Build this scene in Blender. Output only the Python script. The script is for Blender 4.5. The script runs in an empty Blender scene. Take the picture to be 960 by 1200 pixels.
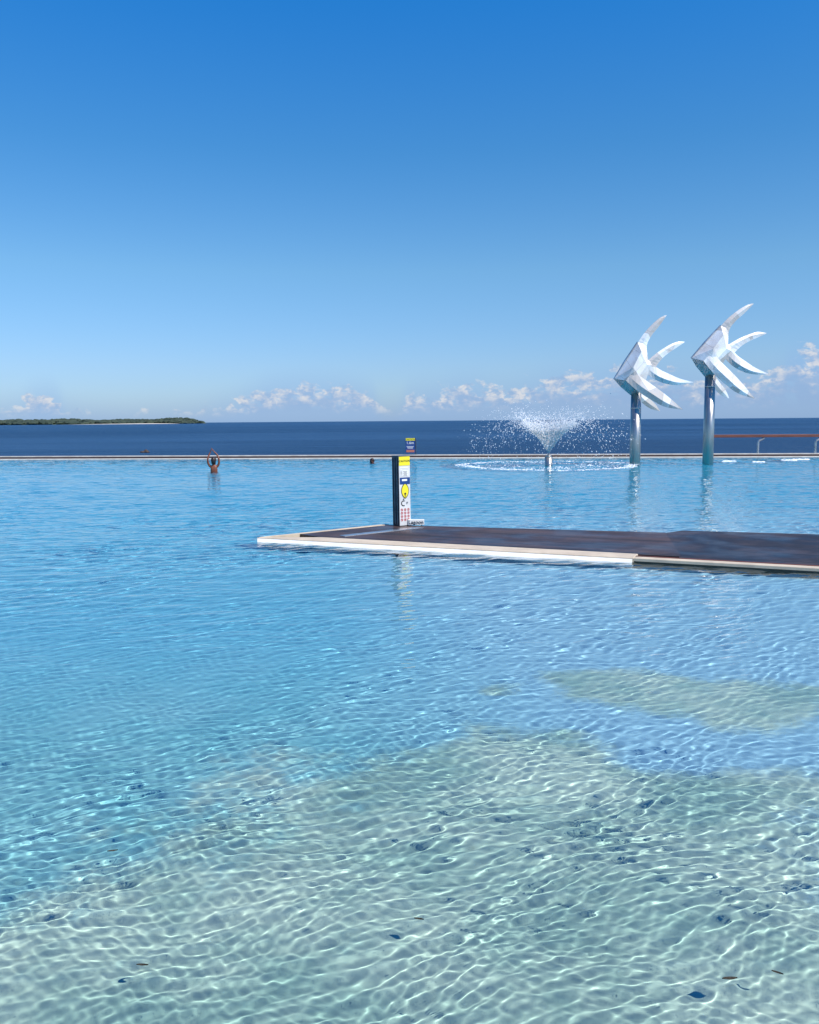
import bpy, bmesh, math, random
import numpy as np
from mathutils import Vector, Matrix
sc = bpy.context.scene
C = sc.collection
R = math.radians
random.seed(11)
rng = np.random.default_rng(5)

# ------------------------------------------------------------------ camera
CAM_H = 2.0
F = 1000.0                                  # focal length in photo pixels (photo 960 x 1200)
PITCH = math.degrees(math.atan(106.8 / F)); ROLL = -0.45
cd = bpy.data.cameras.new('camera'); cam = bpy.data.objects.new('camera', cd); C.objects.link(cam)
cd.sensor_fit = 'VERTICAL'; cd.sensor_height = 24; cd.lens = 24 * F / 1200
cd.clip_start = 0.05; cd.clip_end = 60000
CR = Matrix.Rotation(R(90 - PITCH), 3, 'X') @ Matrix.Rotation(R(ROLL), 3, 'Z')
cam.matrix_world = Matrix.Translation((0, 0, CAM_H)) @ CR.to_4x4()
sc.camera = cam

def ray(px, py): return CR @ Vector(((px - 480) / F, (600 - py) / F, -1))
def ground(px, py, z=0.0):
    d = ray(px, py); t = (z - CAM_H) / d.z
    return Vector((d.x * t, d.y * t, z))
def at(px, py, Y):
    d = ray(px, py); t = Y / d.y
    return Vector((d.x * t, Y, CAM_H + d.z * t))

# ------------------------------------------------------------------ tagging
def tag(o, label=None, cat=None, group=None, kind=None):
    for k, v in (('label', label), ('category', cat), ('group', group), ('kind', kind)):
        if v: o[k] = v
    return o
def empty(name, loc, label, cat, group=None):
    o = bpy.data.objects.new(name, None); C.objects.link(o); o.location = loc
    return tag(o, label, cat, group)
def mesh_obj(name, verts, faces, mat=None, parent=None, smooth=False):
    me = bpy.data.meshes.new(name); me.from_pydata([tuple(v) for v in verts], [], faces); me.update()
    if smooth: me.polygons.foreach_set('use_smooth', [True] * len(me.polygons))
    o = bpy.data.objects.new(name, me); C.objects.link(o)
    if mat: me.materials.append(mat)
    if parent: o.parent = parent
    return o
def bm_obj(name, bm, mat=None, parent=None, smooth=False, normals=True):
    if normals: bmesh.ops.recalc_face_normals(bm, faces=bm.faces)
    me = bpy.data.meshes.new(name); bm.to_mesh(me); bm.free()
    if smooth: me.polygons.foreach_set('use_smooth', [True] * len(me.polygons))
    o = bpy.data.objects.new(name, me); C.objects.link(o)
    if mat: me.materials.append(mat)
    if parent: o.parent = parent
    return o
def box(bm, c, s, rz=0.0, bev=0.0):
    m = Matrix.Translation(c) @ Matrix.Rotation(rz, 4, 'Z') @ Matrix.Diagonal((s[0], s[1], s[2], 1))
    r = bmesh.ops.create_cube(bm, size=1, matrix=m)
    if bev:
        es = list({e for v in r['verts'] for e in v.link_edges})
        bmesh.ops.bevel(bm, geom=es, offset=bev, segments=2, profile=.5, affect='EDGES')
def prism(bm, pts, z0, z1, bev=0.0):
    lo = [bm.verts.new((p[0], p[1], z0)) for p in pts]; hi = [bm.verts.new((p[0], p[1], z1)) for p in pts]
    n = len(pts); fs = [bm.faces.new(lo[::-1]), bm.faces.new(hi)]
    for i in range(n): fs.append(bm.faces.new((lo[i], lo[(i + 1) % n], hi[(i + 1) % n], hi[i])))
    if bev:
        es = [e for e in fs[1].edges]
        bmesh.ops.bevel(bm, geom=es, offset=bev, segments=2, profile=.5, affect='EDGES')
def tube(bm, pts, rad, seg=12, caps=True):
    pts = [Vector(p) for p in pts]; rings = []
    for i, p in enumerate(pts):
        d = (pts[min(i + 1, len(pts) - 1)] - pts[max(i - 1, 0)]).normalized()
        a = d.cross(Vector((0, 1, 0)));  a = a if a.length > .1 else d.cross(Vector((1, 0, 0))); a.normalize(); b = d.cross(a)
        r = rad[i] if hasattr(rad, '__len__') else rad
        rings.append([bm.verts.new(p + a * r * math.cos(t) + b * r * math.sin(t)) for t in [k * 2 * math.pi / seg for k in range(seg)]])
    for A, B in zip(rings, rings[1:]):
        for k in range(seg): bm.faces.new((A[k], A[(k + 1) % seg], B[(k + 1) % seg], B[k]))
    if caps: bm.faces.new(rings[0][::-1]); bm.faces.new(rings[-1])

# ------------------------------------------------------------------ materials
def mat(name, col=(.5, .5, .5), rough=.6, metal=0.0, spec=.5, **kw):
    m = bpy.data.materials.new(name); m.use_nodes = True; b = m.node_tree.nodes['Principled BSDF']
    b.inputs['Base Color'].default_value = (*col, 1); b.inputs['Roughness'].default_value = rough
    b.inputs['Metallic'].default_value = metal; b.inputs['Specular IOR Level'].default_value = spec
    for k, v in kw.items(): b.inputs[k.replace('_', ' ')].default_value = v
    return m
class G:
    """small node graph helper"""
    def __init__(s, nt): s.nt = nt
    def n(s, t, **kw):
        x = s.nt.nodes.new(t)
        for k, v in kw.items(): setattr(x, k, v)
        return x
    def put(s, sock, v):
        if hasattr(v, 'links'): s.nt.links.new(v, sock)
        elif v is not None: sock.default_value = v
    def m(s, op, a, b=None, c=None, clamp=False):
        x = s.n('ShaderNodeMath', operation=op, use_clamp=clamp)
        for i, v in enumerate((a, b, c)):
            if v is not None: s.put(x.inputs[i], v)
        return x.outputs[0]
    def mixc(s, f, a, b, mode='MIX'):
        x = s.n('ShaderNodeMix', data_type='RGBA', blend_type=mode)
        s.put(x.inputs[0], f); s.put(x.inputs[6], a); s.put(x.inputs[7], b); return x.outputs[2]
    def ss(s, v, a, b, lo=0.0, hi=1.0):
        x = s.n('ShaderNodeMapRange', interpolation_type='SMOOTHSTEP'); s.put(x.inputs[0], v)
        for i, w in zip((1, 2, 3, 4), (a, b, lo, hi)): s.put(x.inputs[i], w)
        return x.outputs[0]
    def noise(s, vec, scale, detail=4, rough=.55, dist=0.0):
        x = s.n('ShaderNodeTexNoise'); s.put(x.inputs['Vector'], vec); x.inputs['Scale'].default_value = scale
        x.inputs['Detail'].default_value = detail; x.inputs['Roughness'].default_value = rough; x.inputs['Distortion'].default_value = dist
        return x.outputs['Fac']
    def mapping(s, vec, sc_=(1, 1, 1), rz=0.0, loc=(0, 0, 0)):
        x = s.n('ShaderNodeMapping'); s.put(x.inputs[0], vec); x.inputs['Scale'].default_value = sc_
        x.inputs['Rotation'].default_value = (0, 0, rz); x.inputs['Location'].default_value = loc; return x.outputs[0]
    def bump(s, h, strength, dist=.01):
        x = s.n('ShaderNodeBump'); s.put(x.inputs['Height'], h); s.put(x.inputs['Strength'], strength); x.inputs['Distance'].default_value = dist
        return x.outputs[0]
def noisy(name, a, b, scale, rough=.7, metal=0.0, bump=.2, bscale=None, stretch=(1, 1, 1), rvar=0.0, rz=0.0, **kw):
    """two base colours mixed by noise, plus bump"""
    m = mat(name, a, rough, metal, **kw); g = G(m.node_tree); p = m.node_tree.nodes['Principled BSDF']
    co = g.mapping(g.n('ShaderNodeTexCoord').outputs['Object'], stretch, rz)
    f = g.ss(g.noise(co, scale, 6, .6), .35, .65)
    g.put(p.inputs['Base Color'], g.mixc(f, (*a, 1), (*b, 1)))
    if rvar: g.put(p.inputs['Roughness'], g.ss(g.noise(co, scale * 1.7), .3, .7, rough - rvar, rough + rvar))
    g.put(p.inputs['Normal'], g.bump(g.noise(co, bscale or scale * 4, 6), bump))
    return m

steel = noisy('brushed_steel', (.62, .61, .60), (.42, .41, .40), 3.0, rough=.33, metal=.85, bump=.05, rvar=.08)
pole_steel = noisy('pole_steel', (.54, .49, .43), (.42, .39, .36), 5.0, rough=.36, metal=.92, bump=.03, stretch=(1, 1, .2), rvar=.06)
concrete = noisy('pale_concrete', (.66, .62, .54), (.50, .46, .40), 2.5, rough=.75, bump=.25)
cream = noisy('cream_coping', (.62, .50, .36), (.50, .40, .29), 3.0, rough=.7, bump=.2)
whitepaint = noisy('white_side', (.84, .83, .79), (.74, .73, .69), 4.0, rough=.6, bump=.15)
darkside = noisy('shaded_dark_side', (.035, .035, .028), (.07, .06, .045), 6.0, rough=.5, bump=.3)  # near-black colour carries the shade under the deck edge
redwood = noisy('red_timber', (.22, .07, .045), (.15, .05, .035), 2.0, rough=.55, bump=.2, stretch=(.4, 6, 6))
darkwood = noisy('dark_timber', (.05, .025, .022), (.03, .018, .018), 2.0, rough=.5, bump=.2, stretch=(.4, 6, 6))

def timber_mat(name, a, b, rz, rough=.45):
    m = mat(name, a, rough); g = G(m.node_tree); p = m.node_tree.nodes['Principled BSDF']
    co = g.mapping(g.n('ShaderNodeTexCoord').outputs['Object'], (1, 1, 1), rz)
    sep = g.n('ShaderNodeSeparateXYZ'); g.put(sep.inputs[0], co)
    row = g.m('MULTIPLY', sep.outputs['Y'], 1 / .14)
    idx = g.m('FLOOR', row); fr = g.m('FRACT', row)
    gap = g.m('LESS_THAN', g.m('ABSOLUTE', g.m('SUBTRACT', fr, .5)), .44)
    gap = g.m('MULTIPLY', gap, g.m('LESS_THAN', g.m('ABSOLUTE', g.m('SUBTRACT', g.m('FRACT', g.m('MULTIPLY', sep.outputs['Y'], 1 / .70)), .5)), .46))
    wn = g.n('ShaderNodeTexWhiteNoise', noise_dimensions='2D')
    cmb = g.n('ShaderNodeCombineXYZ'); g.put(cmb.inputs[0], idx)
    g.put(cmb.inputs[1], g.m('FLOOR', g.m('ADD', g.m('MULTIPLY', sep.outputs['X'], .4), g.m('MULTIPLY', idx, .37))))
    g.put(wn.inputs['Vector'], cmb.outputs[0])
    grain = g.noise(g.mapping(co, (1.2, 14, 1)), 3, 5)
    stain = g.ss(g.noise(co, .8, 4), .42, .62)
    c = g.mixc(wn.outputs['Value'], (*a, 1), (*b, 1))
    c = g.mixc(g.m('MULTIPLY', grain, .45), c, (.02, .014, .013, 1))
    c = g.mixc(g.m('MULTIPLY', stain, .35), c, (.13, .085, .07, 1))
    c = g.mixc(gap, (.008, .006, .006, 1), c)
    g.put(p.inputs['Base Color'], c)
    g.put(p.inputs['Roughness'], g.ss(g.noise(co, 1.1), .35, .65, rough - .1, rough + .2))
    g.put(p.inputs['Normal'], g.bump(g.m('ADD', g.m('MULTIPLY', gap, 1.0), g.m('MULTIPLY', grain, .2)), .5))
    return m

# ------------------------------------------------------------------ sun and sky
SUN_EL, SUN_B = 50.0, 37.0                       # B: degrees behind the camera's right-hand side
sdir = Vector((math.cos(R(SUN_EL)) * math.cos(R(SUN_B)), -math.cos(R(SUN_EL)) * math.sin(R(SUN_B)), math.sin(R(SUN_EL))))
sl = bpy.data.lights.new('sun', 'SUN'); sl.energy = 5.0; sl.angle = R(.5); sl.color = (1, .965, .90)
so = bpy.data.objects.new('sun', sl); C.objects.link(so); so.rotation_euler = sdir.to_track_quat('Z', 'Y').to_euler()
sl.cycles.is_caustics_light = True

w = bpy.data.worlds.new('World'); sc.world = w; w.use_nodes = True
g = G(w.node_tree); bg = w.node_tree.nodes['Background']
sky = g.n('ShaderNodeTexSky', sky_type='NISHITA', sun_disc=False)
sky.sun_elevation = R(SUN_EL); sky.sun_rotation = R(90 + SUN_B)
sky.air_density = 1.0; sky.dust_density = .4; sky.ozone_density = 2.0; sky.altitude = 50
tc = g.n('ShaderNodeTexCoord').outputs['Generated']
sp = g.n('ShaderNodeSeparateXYZ'); g.put(sp.inputs[0], tc)
X, Y, Z = sp.outputs
el = g.m('MULTIPLY', g.m('ARCSINE', Z), 57.29578)           # degrees
az = g.m('MULTIPLY', g.m('ARCTAN2', X, Y), 57.29578)        # 0 = straight ahead, + right
# the air is cleaner and deeper blue overhead than near the sea
tint = g.n('ShaderNodeValToRGB'); g.put(tint.inputs[0], g.m('DIVIDE', el, 60))
TINT = [(0, (.60, .82, 1.34)), (.06, (.68, .92, 1.34)), (.16, (.66, 1.06, 1.34)), (.28, (.38, 1.02, 1.48)), (.42, (.16, 1.04, 1.82)), (1, (.12, .80, 1.8))]
SCL = 2.0
while len(tint.color_ramp.elements) < len(TINT): tint.color_ramp.elements.new(.5)
for e, (p_, c_) in zip(tint.color_ramp.elements, TINT): e.position = p_; e.color = (*[v / SCL for v in c_], 1)
base = g.mixc(1.0, sky.outputs[0], tint.outputs[0], 'MULTIPLY')
sclv = g.n('ShaderNodeVectorMath', operation='SCALE'); g.put(sclv.inputs[0], base); sclv.inputs['Scale'].default_value = SCL
base = sclv.outputs[0]
# a low bank of cumulus over the sea: its top height (degrees) along the azimuth
fc = g.n('ShaderNodeFloatCurve'); cv = fc.mapping.curves[0]
prof = [(-180, 1.6), (-60, 1.2), (-26, .9), (-24.3, 1.2), (-22.7, 2.0), (-21.6, .9), (-17, .5), (-12, 1.3), (-10.4, 2.0), (-7.5, 2.75), (-4.6, 2.6), (-2.4, 1.9), (-1.3, .8),
        (0, 1.9), (2.2, 2.3), (4.0, 2.6), (6.0, 2.3), (8.0, 2.6), (10.2, 3.1), (13, 3.3), (16, 3.3), (19, 2.9), (21.5, 2.8), (23.3, 3.2), (24.6, 4.2), (26, 4.0), (30, 3.0), (60, 2.2), (180, 1.6)]
pts = [((a + 30) / 60, h / 6) for a, h in prof if -30 <= a <= 30]
cv.points[0].location = (0, .15); cv.points[1].location = (1, .5)
for p_ in pts:
    if 0 < p_[0] < 1: cv.points.new(*p_)
fc.mapping.update()
g.put(fc.inputs['Value'], g.m('DIVIDE', g.m('ADD', az, 30), 60, clamp=True))
top = g.m('MULTIPLY', fc.outputs[0], 5.4)
cvec = g.n('ShaderNodeCombineXYZ'); g.put(cvec.inputs[0], az); g.put(cvec.inputs[1], g.m('MULTIPLY', el, 1.5)); cvec = cvec.outputs[0]
nb = g.noise(cvec, .62, 6, .56, .35)
nf = g.noise(cvec, 1.9, 6, .6, .2)
edge = g.m('ADD', top, g.m('ADD', g.m('MULTIPLY', g.m('SUBTRACT', nb, .5), 4.4), g.m('MULTIPLY', g.m('SUBTRACT', nf, .5), 1.2)))
d = g.m('SUBTRACT', edge, el)                             # > 0 inside the cloud
cov = g.ss(d, -.08, .42)
cov = g.m('MULTIPLY', cov, g.ss(g.noise(cvec, .9, 5, .6), .32, .50))
lit = g.m('MULTIPLY', g.ss(d, 2.1, .1), g.ss(g.noise(g.mapping(cvec, loc=(.18, .14, 0)), 1.5, 5, .58), .34, .60))
ccol = g.mixc(lit, (.36, .52, .84, 1), (.98, .98, 1.0, 1))
opac = g.m('MULTIPLY', g.m('ADD', .35, g.m('MULTIPLY', lit, .55)), cov)
opac = g.m('MULTIPLY', opac, g.ss(el, .2, 1.3))
# bluish veil of distant cloud under the puffs
veil = g.m('MULTIPLY', g.ss(g.m('SUBTRACT', top, el), -1.6, 1.2), .55)
base = g.mixc(veil, base, (2.7, 4.6, 8.0, 1))
cs = g.n('ShaderNodeVectorMath', operation='SCALE'); g.put(cs.inputs[0], ccol); cs.inputs['Scale'].default_value = 7.8
base = g.mixc(opac, base, cs.outputs[0])
g.put(bg.inputs[0], base); bg.inputs[1].default_value = .085

# ------------------------------------------------------------------ the pool
def far_y(x): return 45.65 - .1023 * x            # line of the far (infinity) edge
NEAR_Y = .95
def sheet(name, X, Y, Z, attrs={}, mats=()):
    ny, nx = X.shape
    co = np.stack([X, Y, Z], -1).reshape(-1, 3).astype('f')
    i = np.arange(nx * ny).reshape(ny, nx)
    f = np.stack([i[:-1, :-1], i[:-1, 1:], i[1:, 1:], i[1:, :-1]], -1).reshape(-1, 4)
    me = bpy.data.meshes.new(name); me.vertices.add(len(co)); me.vertices.foreach_set('co', co.ravel())
    me.loops.add(f.size); me.loops.foreach_set('vertex_index', f.ravel().astype('i'))
    me.polygons.add(len(f)); me.polygons.foreach_set('loop_start', (np.arange(len(f)) * 4).astype('i'))
    me.polygons.foreach_set('use_smooth', np.ones(len(f), dtype=bool))
    for k, v in attrs.items():
        a = me.attributes.new(k, 'FLOAT', 'POINT'); a.data.foreach_set('value', v.ravel().astype('f'))
    me.update(calc_edges=True)
    o = bpy.data.objects.new(name, me); C.objects.link(o)
    for m_ in mats: me.materials.append(m_)
    return o

NX, NY = 1080, 1650
v = np.linspace(0, 1, NY)[:, None]
ui = np.linspace(-1, 1, NX)[None, :]
yc = NEAR_Y * (45.65 / NEAR_Y) ** v
half = .58 * yc + 2.2
Xi = ui * half
outL = [-75, -60, -45]; outR = [45, 60, 75]
def outer(cols, sgn): 
    t = [.75, .5, .22] if sgn < 0 else [.22, .5, .75]
    return np.concatenate([sgn * (half + (80 - half) * k) for k in t], 1)
Xg = np.concatenate([outer(outL, -1), Xi, outer(outR, 1)], 1)
Yg = NEAR_Y ** (1 - v) * far_y(Xg) ** v
# ripple field: wind ripples crossing at two main headings, every component faded where the mesh is too coarse for it
spacing = np.maximum(yc * math.log(45.65 / NEAR_Y) / (NY - 1), 2 * half / (NX - 1)) * np.ones_like(Xg)
spacing[:, :3] = 9; spacing[:, -3:] = 9
comps = []
for k in range(46):       # main train: crests run away to the right
    L = .038 * (5.0 ** rng.random()); comps.append((L, R(122) + rng.normal() * .36, .0093 * (L / .09) ** .2))
for k in range(26):       # short cross ripples
    L = .032 * (3.2 ** rng.random()); comps.append((L, R(58) + rng.normal() * .40, .0060))
for k in range(16):       # slow swell from the fountain and the bathers
    L = .5 * (4.0 ** rng.random()); comps.append((L, R(90) + rng.normal() * 1.0, .0042))
mid = []
for k in range(22):       # longer wind ripples of the open middle of the pool
    L = .16 * (3.6 ** rng.random()); mid.append((L, R(103) + rng.normal() * .40, .015))
wx = Xg + .05 * np.sin(Yg * 2.3 + Xg * .9) + .025 * np.sin(Xg * 6.1 - Yg * 4.7)
wy = Yg + .05 * np.sin(Xg * 2.1 - Yg * 1.3) + .025 * np.sin(Yg * 5.3 + Xg * 3.9)
# gusts: patches of stronger and weaker ripples
gust = 1 + .28 * np.sin(Xg * .55 + Yg * .8 + 1.3 * np.sin(Yg * .31)) * np.sin(Yg * .9 - Xg * .37 + 1.0) + .15 * np.sin(Xg * 1.7 + 1.1) * np.sin(Yg * 1.3)
Zg = np.zeros_like(Xg); farness0 = np.clip((yc - 6) / 6, 0, 1)
for L, th, slope in comps:
    k = 2 * math.pi / L; phi = k * (wx * math.cos(th) + wy * math.sin(th)) + rng.random() * 6.283
    fade = np.clip((L / spacing - 2.5) / 2.5, 0, 1); f2 = np.clip((L / spacing - 5) / 4, 0, 1)
    Zg += slope * L / (2 * math.pi) * (fade * np.sin(phi) - .17 * f2 * np.cos(2 * phi))     # peaked crests, flat troughs
w_mid = np.clip((yc - 5) / 6, 0, 1)
for L, th, slope in mid:
    k = 2 * math.pi / L; fade = np.clip((L / spacing - 2.5) / 2.5, 0, 1)
    Zg += w_mid * fade * slope * L / (2 * math.pi) * np.sin(k * (wx * math.cos(th) + wy * math.sin(th)) + rng.random() * 6.283)
Zg *= gust
farness = np.clip((yc - 7) / 9, 0, 1) * np.ones_like(Xg); farness = farness * farness * (3 - 2 * farness)

wm = bpy.data.materials.new('pool_water'); wm.use_nodes = True; g = G(wm.node_tree); p = wm.node_tree.nodes['Principled BSDF']
p.inputs['Base Color'].default_value = (.86, 1, 1, 1)
p.inputs['Transmission Weight'].default_value = 1; p.inputs['Roughness'].default_value = 0; p.inputs['IOR'].default_value = 1.33
geo = g.n('ShaderNodeNewGeometry').outputs['Position']
fa = g.n('ShaderNodeAttribute', attribute_name='farness').outputs['Fac']
h1 = g.noise(g.mapping(geo, (1, 1.35, 1), R(8)), 2.6, 3, .5, .3)
h2 = g.noise(g.mapping(geo, (.35, .8, 1), R(-6)), 1.2, 3, .5)
ysp = g.n('ShaderNodeSeparateXYZ'); g.put(ysp.inputs[0], geo); yw = ysp.outputs['Y']
hh = g.m('ADD', g.m('MULTIPLY', h1, .55), g.m('MULTIPLY', h2, 1.0))
far_h = g.m('MULTIPLY', g.m('MULTIPLY', hh, .24), g.m('MULTIPLY', fa, g.ss(yw, 31, 44, .20, 1.0)))
g.put(p.inputs['Normal'], g.bump(far_h, 1.0, 1.0))
water = sheet('water', Xg, Yg, Zg, {'farness': farness}, [wm]); tag(water, kind='structure')
water.cycles.is_caustics_caster = True

# pool floor: a pale sand-toned beach entry and patches over light blue, shelving away from the camera
def poly_sd(px, py, X_, Y_):
    """signed distance (metres on the floor, + inside) to a polygon given in photo pixels on the water plane"""
    P = [ground(a, b) for a, b in zip(px, py)]; n = len(P)
    best = np.full(X_.shape, 1e9); ins = np.zeros(X_.shape, bool)
    for i in range(n):
        ax, ay, bx, by = P[i].x, P[i].y, P[(i + 1) % n].x, P[(i + 1) % n].y
        t = np.clip(((X_ - ax) * (bx - ax) + (Y_ - ay) * (by - ay)) / ((bx - ax) ** 2 + (by - ay) ** 2), 0, 1)
        best = np.minimum(best, np.hypot(X_ - ax - t * (bx - ax), Y_ - ay - t * (by - ay)))
        c = ((ay > Y_) != (by > Y_)) & (X_ < (bx - ax) * (Y_ - ay) / (by - ay + 1e-12) + ax)
        ins ^= c
    return np.where(ins, best, -best)
def sm(x, a, b): t = np.clip((x - a) / np.maximum(b - a, 1e-9), 0, 1); return t * t * (3 - 2 * t)
def fnoise(X_, Y_, f, seed):
    r = np.random.default_rng(seed); z = np.zeros_like(X_)
    for o in range(4):
        for k in range(5):
            th = r.random() * 6.28; q = f * 2 ** o * (.7 + .6 * r.random())
            z += np.sin(q * (X_ * math.cos(th) + Y_ * math.sin(th)) + r.random() * 6.28) / (2.2 ** o)
    return z / 5
fv = np.linspace(0, 1, 420)[:, None]; fu = np.linspace(-1, 1, 420)[None, :]
fyc = .5 * (46.5 / .5) ** fv
fhalf = .62 * fyc + 3
Fx = fu * fhalf; Fx[:, 0] = -82; Fx[:, -1] = 82
Fy = .5 ** (1 - fv) * (far_y(Fx) + .1) ** fv
nz = fnoise(Fx, Fy, 2.2, 3) * .22
sand = sm(poly_sd((-500, 0, 200, 330, 420, 500, 560, 700, 760, 830, 960, 1500, 3000, 3000, -2500, -2500), (1010, 985, 965, 905, 850, 828, 826, 848, 880, 888, 893, 900, 930, 3000, 3000, 1080), Fx, Fy) + nz * (1 + 1.6 * sm(-Fx, -1.2, .6)), -.25 - .75 * sm(-Fx, -1.0, .8), .28 + .7 * sm(-Fx, -1.0, .8))
sand *= 1 - .35 * sm(-Fx, -.6, 2.4) * sm(Fy, 2.2, 4.0)
sand = np.maximum(sand, .92 * sm(poly_sd((650, 690, 760, 860, 960, 1200, 1200, 960, 870, 800, 740, 690), (782, 777, 780, 782, 786, 790, 822, 824, 828, 822, 812, 802), Fx, Fy) + nz * 1.3, -.3, .35))
sand = np.maximum(sand, .6 * sm(poly_sd((552, 585, 615, 612, 580, 556), (793, 785, 790, 798, 804, 801), Fx, Fy) + nz * .5, -.12, .15))
hole = sm(poly_sd((845, 900, 980, 1300, 1300, 980, 915, 870, 835), (935, 920, 900, 900, 1090, 1085, 1060, 1020, 975), Fx, Fy) + nz * .8, -.15, .3)
sand *= 1 - .35 * hole
hole2 = sm(poly_sd((590, 690, 680, 610), (932, 930, 955, 958), Fx, Fy) + nz, -.1, .3)
sand *= 1 - .5 * hole2
depth = .18 + .08 * sm(Fy, 2, 6) + .60 * sm(Fy, 7, 18) + .35 * sm(Fy, 18, 40)
depth = depth + .03 * (1 - sand) * sm(Fy, 1.5, 4) + .015 * fnoise(Fx, Fy, 1.3, 8)
fm = mat('pool_floor', (.5, .5, .5), .85, spec=.2); g = G(fm.node_tree); p = fm.node_tree.nodes['Principled BSDF']
geo = g.n('ShaderNodeNewGeometry').outputs['Position']
sa = g.n('ShaderNodeAttribute', attribute_name='sand').outputs['Fac']
n1 = g.noise(geo, 1.1, 7, .62); n2 = g.noise(geo, 9, 5, .6)
sandc = g.mixc(g.ss(n1, .35, .65), (.31, .45, .39, 1), (.52, .61, .51, 1))
sandc = g.mixc(g.ss(n2, .62, .78, 0, .35), sandc, (.20, .22, .17, 1))
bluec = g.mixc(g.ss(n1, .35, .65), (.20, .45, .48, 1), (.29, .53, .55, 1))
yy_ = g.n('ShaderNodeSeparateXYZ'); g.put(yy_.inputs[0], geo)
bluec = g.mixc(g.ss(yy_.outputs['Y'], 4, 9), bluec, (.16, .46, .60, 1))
bluec = g.mixc(g.ss(g.m('ADD', yy_.outputs['X'], g.m('MULTIPLY', yy_.outputs['Y'], .1)), -.4, 2.2), bluec, (.34, .54, .66, 1))  # paler blue towards the right
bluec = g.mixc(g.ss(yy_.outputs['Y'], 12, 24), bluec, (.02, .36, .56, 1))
saf = g.ss(g.m('ADD', sa, g.m('MULTIPLY', g.m('SUBTRACT', g.noise(geo, 3.2, 7, .7), .5), 1.5)), .22, .78)
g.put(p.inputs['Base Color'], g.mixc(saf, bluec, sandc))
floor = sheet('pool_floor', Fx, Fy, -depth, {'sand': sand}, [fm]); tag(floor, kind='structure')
floor.cycles.is_caustics_receiver = True

# paving the photographer stands on (near edge of the pool)
bm = bmesh.new(); prism(bm, [(-82, -30), (82, -30), (82, .95), (-82, .95)], -.9, .3, .02)
prom = bm_obj('promenade', bm, concrete); tag(prom, kind='structure')

# far edge: overflow ledge, dark timber beam, pale cap
ang = math.atan(-.1023)
def edge_box(off0, off1, z0, z1, x0=-80, x1=80):
    b_ = bmesh.new(); nx_, ny_ = .1018, .9948
    P = [(x0 + nx_ * off0, far_y(x0) + ny_ * off0), (x1 + nx_ * off0, far_y(x1) + ny_ * off0), (x1 + nx_ * off1, far_y(x1) + ny_ * off1), (x0 + nx_ * off1, far_y(x0) + ny_ * off1)]
    prism(b_, P, z0, z1, .008); return b_
wall = empty('overflow_wall', (0, far_y(0), 0), 'long low overflow edge between the lagoon and the sea, pale kerbs with a dark line', 'pool edge')
def child(name, b_, m_, par, smooth=False):
    o = bm_obj(name, b_, m_, par, smooth); o.matrix_parent_inverse = Matrix.Translation(-par.location); return o
ld = child('ledge', edge_box(-.28, .25, -.10, .045), concrete, wall); ld.cycles.is_caustics_receiver = True
turq = noisy('turquoise_render', (.04, .42, .60), (.06, .46, .64), 1.5, rough=.8, bump=.1)
ln_ = child('lining', edge_box(-.26, .25, -2.4, -.102), turq, wall); ln_.cycles.is_caustics_receiver = True
child('timber_beam', edge_box(.253, .50, -.4, .13), darkwood, wall)
child('cap', edge_box(.503, .85, -2.4, .175), concrete, wall)

# the sea
SEA_Z = -1.3
wms = mat('sea_water', (.012, .045, .13), .4, spec=.22); g = G(wms.node_tree); p = wms.node_tree.nodes['Principled BSDF']
geo = g.n('ShaderNodeNewGeometry').outputs['Position']
g.put(p.inputs['Base Color'], g.mixc(g.ss(g.noise(g.mapping(geo, (.004, .02, 1)), 1, 5, .6), .4, .62), (.008, .034, .085, 1), (.020, .062, .135, 1)))
g.put(p.inputs['Normal'], g.bump(g.m('ADD', g.noise(g.mapping(geo, (.25, .8, 1)), 1, 6, .62), g.m('MULTIPLY', g.noise(g.mapping(geo, (.03, .1, 1)), 1, 3), 1.5)), .9, 1.2))
sv = np.linspace(0, 1, 60)[:, None]; su = np.linspace(-1, 1, 41)[None, :]
Sr = (40000 / 3.0) ** sv * 3.0 - 3.0 + 0 * su; Sx = su * (170 + Sr * 1.3); Sy = Sr + far_y(np.clip(Sx, -80, 80)) + .6
sea = sheet('sea', Sx, Sy, np.full(Sx.shape, SEA_Z), {}, [wms]); tag(sea, kind='structure')

# headland far left with a pale beach and scrub
HD = 2600.0
def hx(px): return at(px, 496, HD).x
x1 = hx(211); x0 = hx(-900)
nx, ny = 220, 24
hu = np.linspace(0, 1, nx)[None, :]; hv = np.linspace(0, 1, ny)[:, None]
Hx = x0 + (x1 - x0) * hu + 0 * hv; Hy = HD + 420 * hv + 60 * np.sin(hu * 9)
ridge = 9 + 3 * np.sin(hu * 17) * 0 + 2.5 * np.sin(hu * 41 + 1)
ridge = ridge * sm(1 - hu, 0, .015)
Hz = SEA_Z - .6 + ridge * sm(hv, .0, .5) * sm(1 - hv, 0, .2) + .0 * hu
hm = noisy('headland_ground', (.06, .09, .035), (.10, .11, .06), .01, rough=.9, bump=.3)
g = G(hm.node_tree); p = hm.node_tree.nodes['Principled BSDF']
head = sheet('headland', Hx, Hy, Hz, {}, [hm]); tag(head, kind='structure')
beach_m = noisy('beach_sand', (.62, .55, .44), (.5, .45, .37), .05, rough=.9, bump=.1)
bv = np.linspace(0, 1, 5)[:, None]; bx0, bx1 = hx(60), hx(206)
bu = np.linspace(0, 1, 60)[None, :]
Bx = bx0 + (bx1 - bx0) * bu + 0 * bv; By = HD - 8 + 45 * bv + 60 * np.sin((Bx - x0) / (x1 - x0) * 9)
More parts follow.
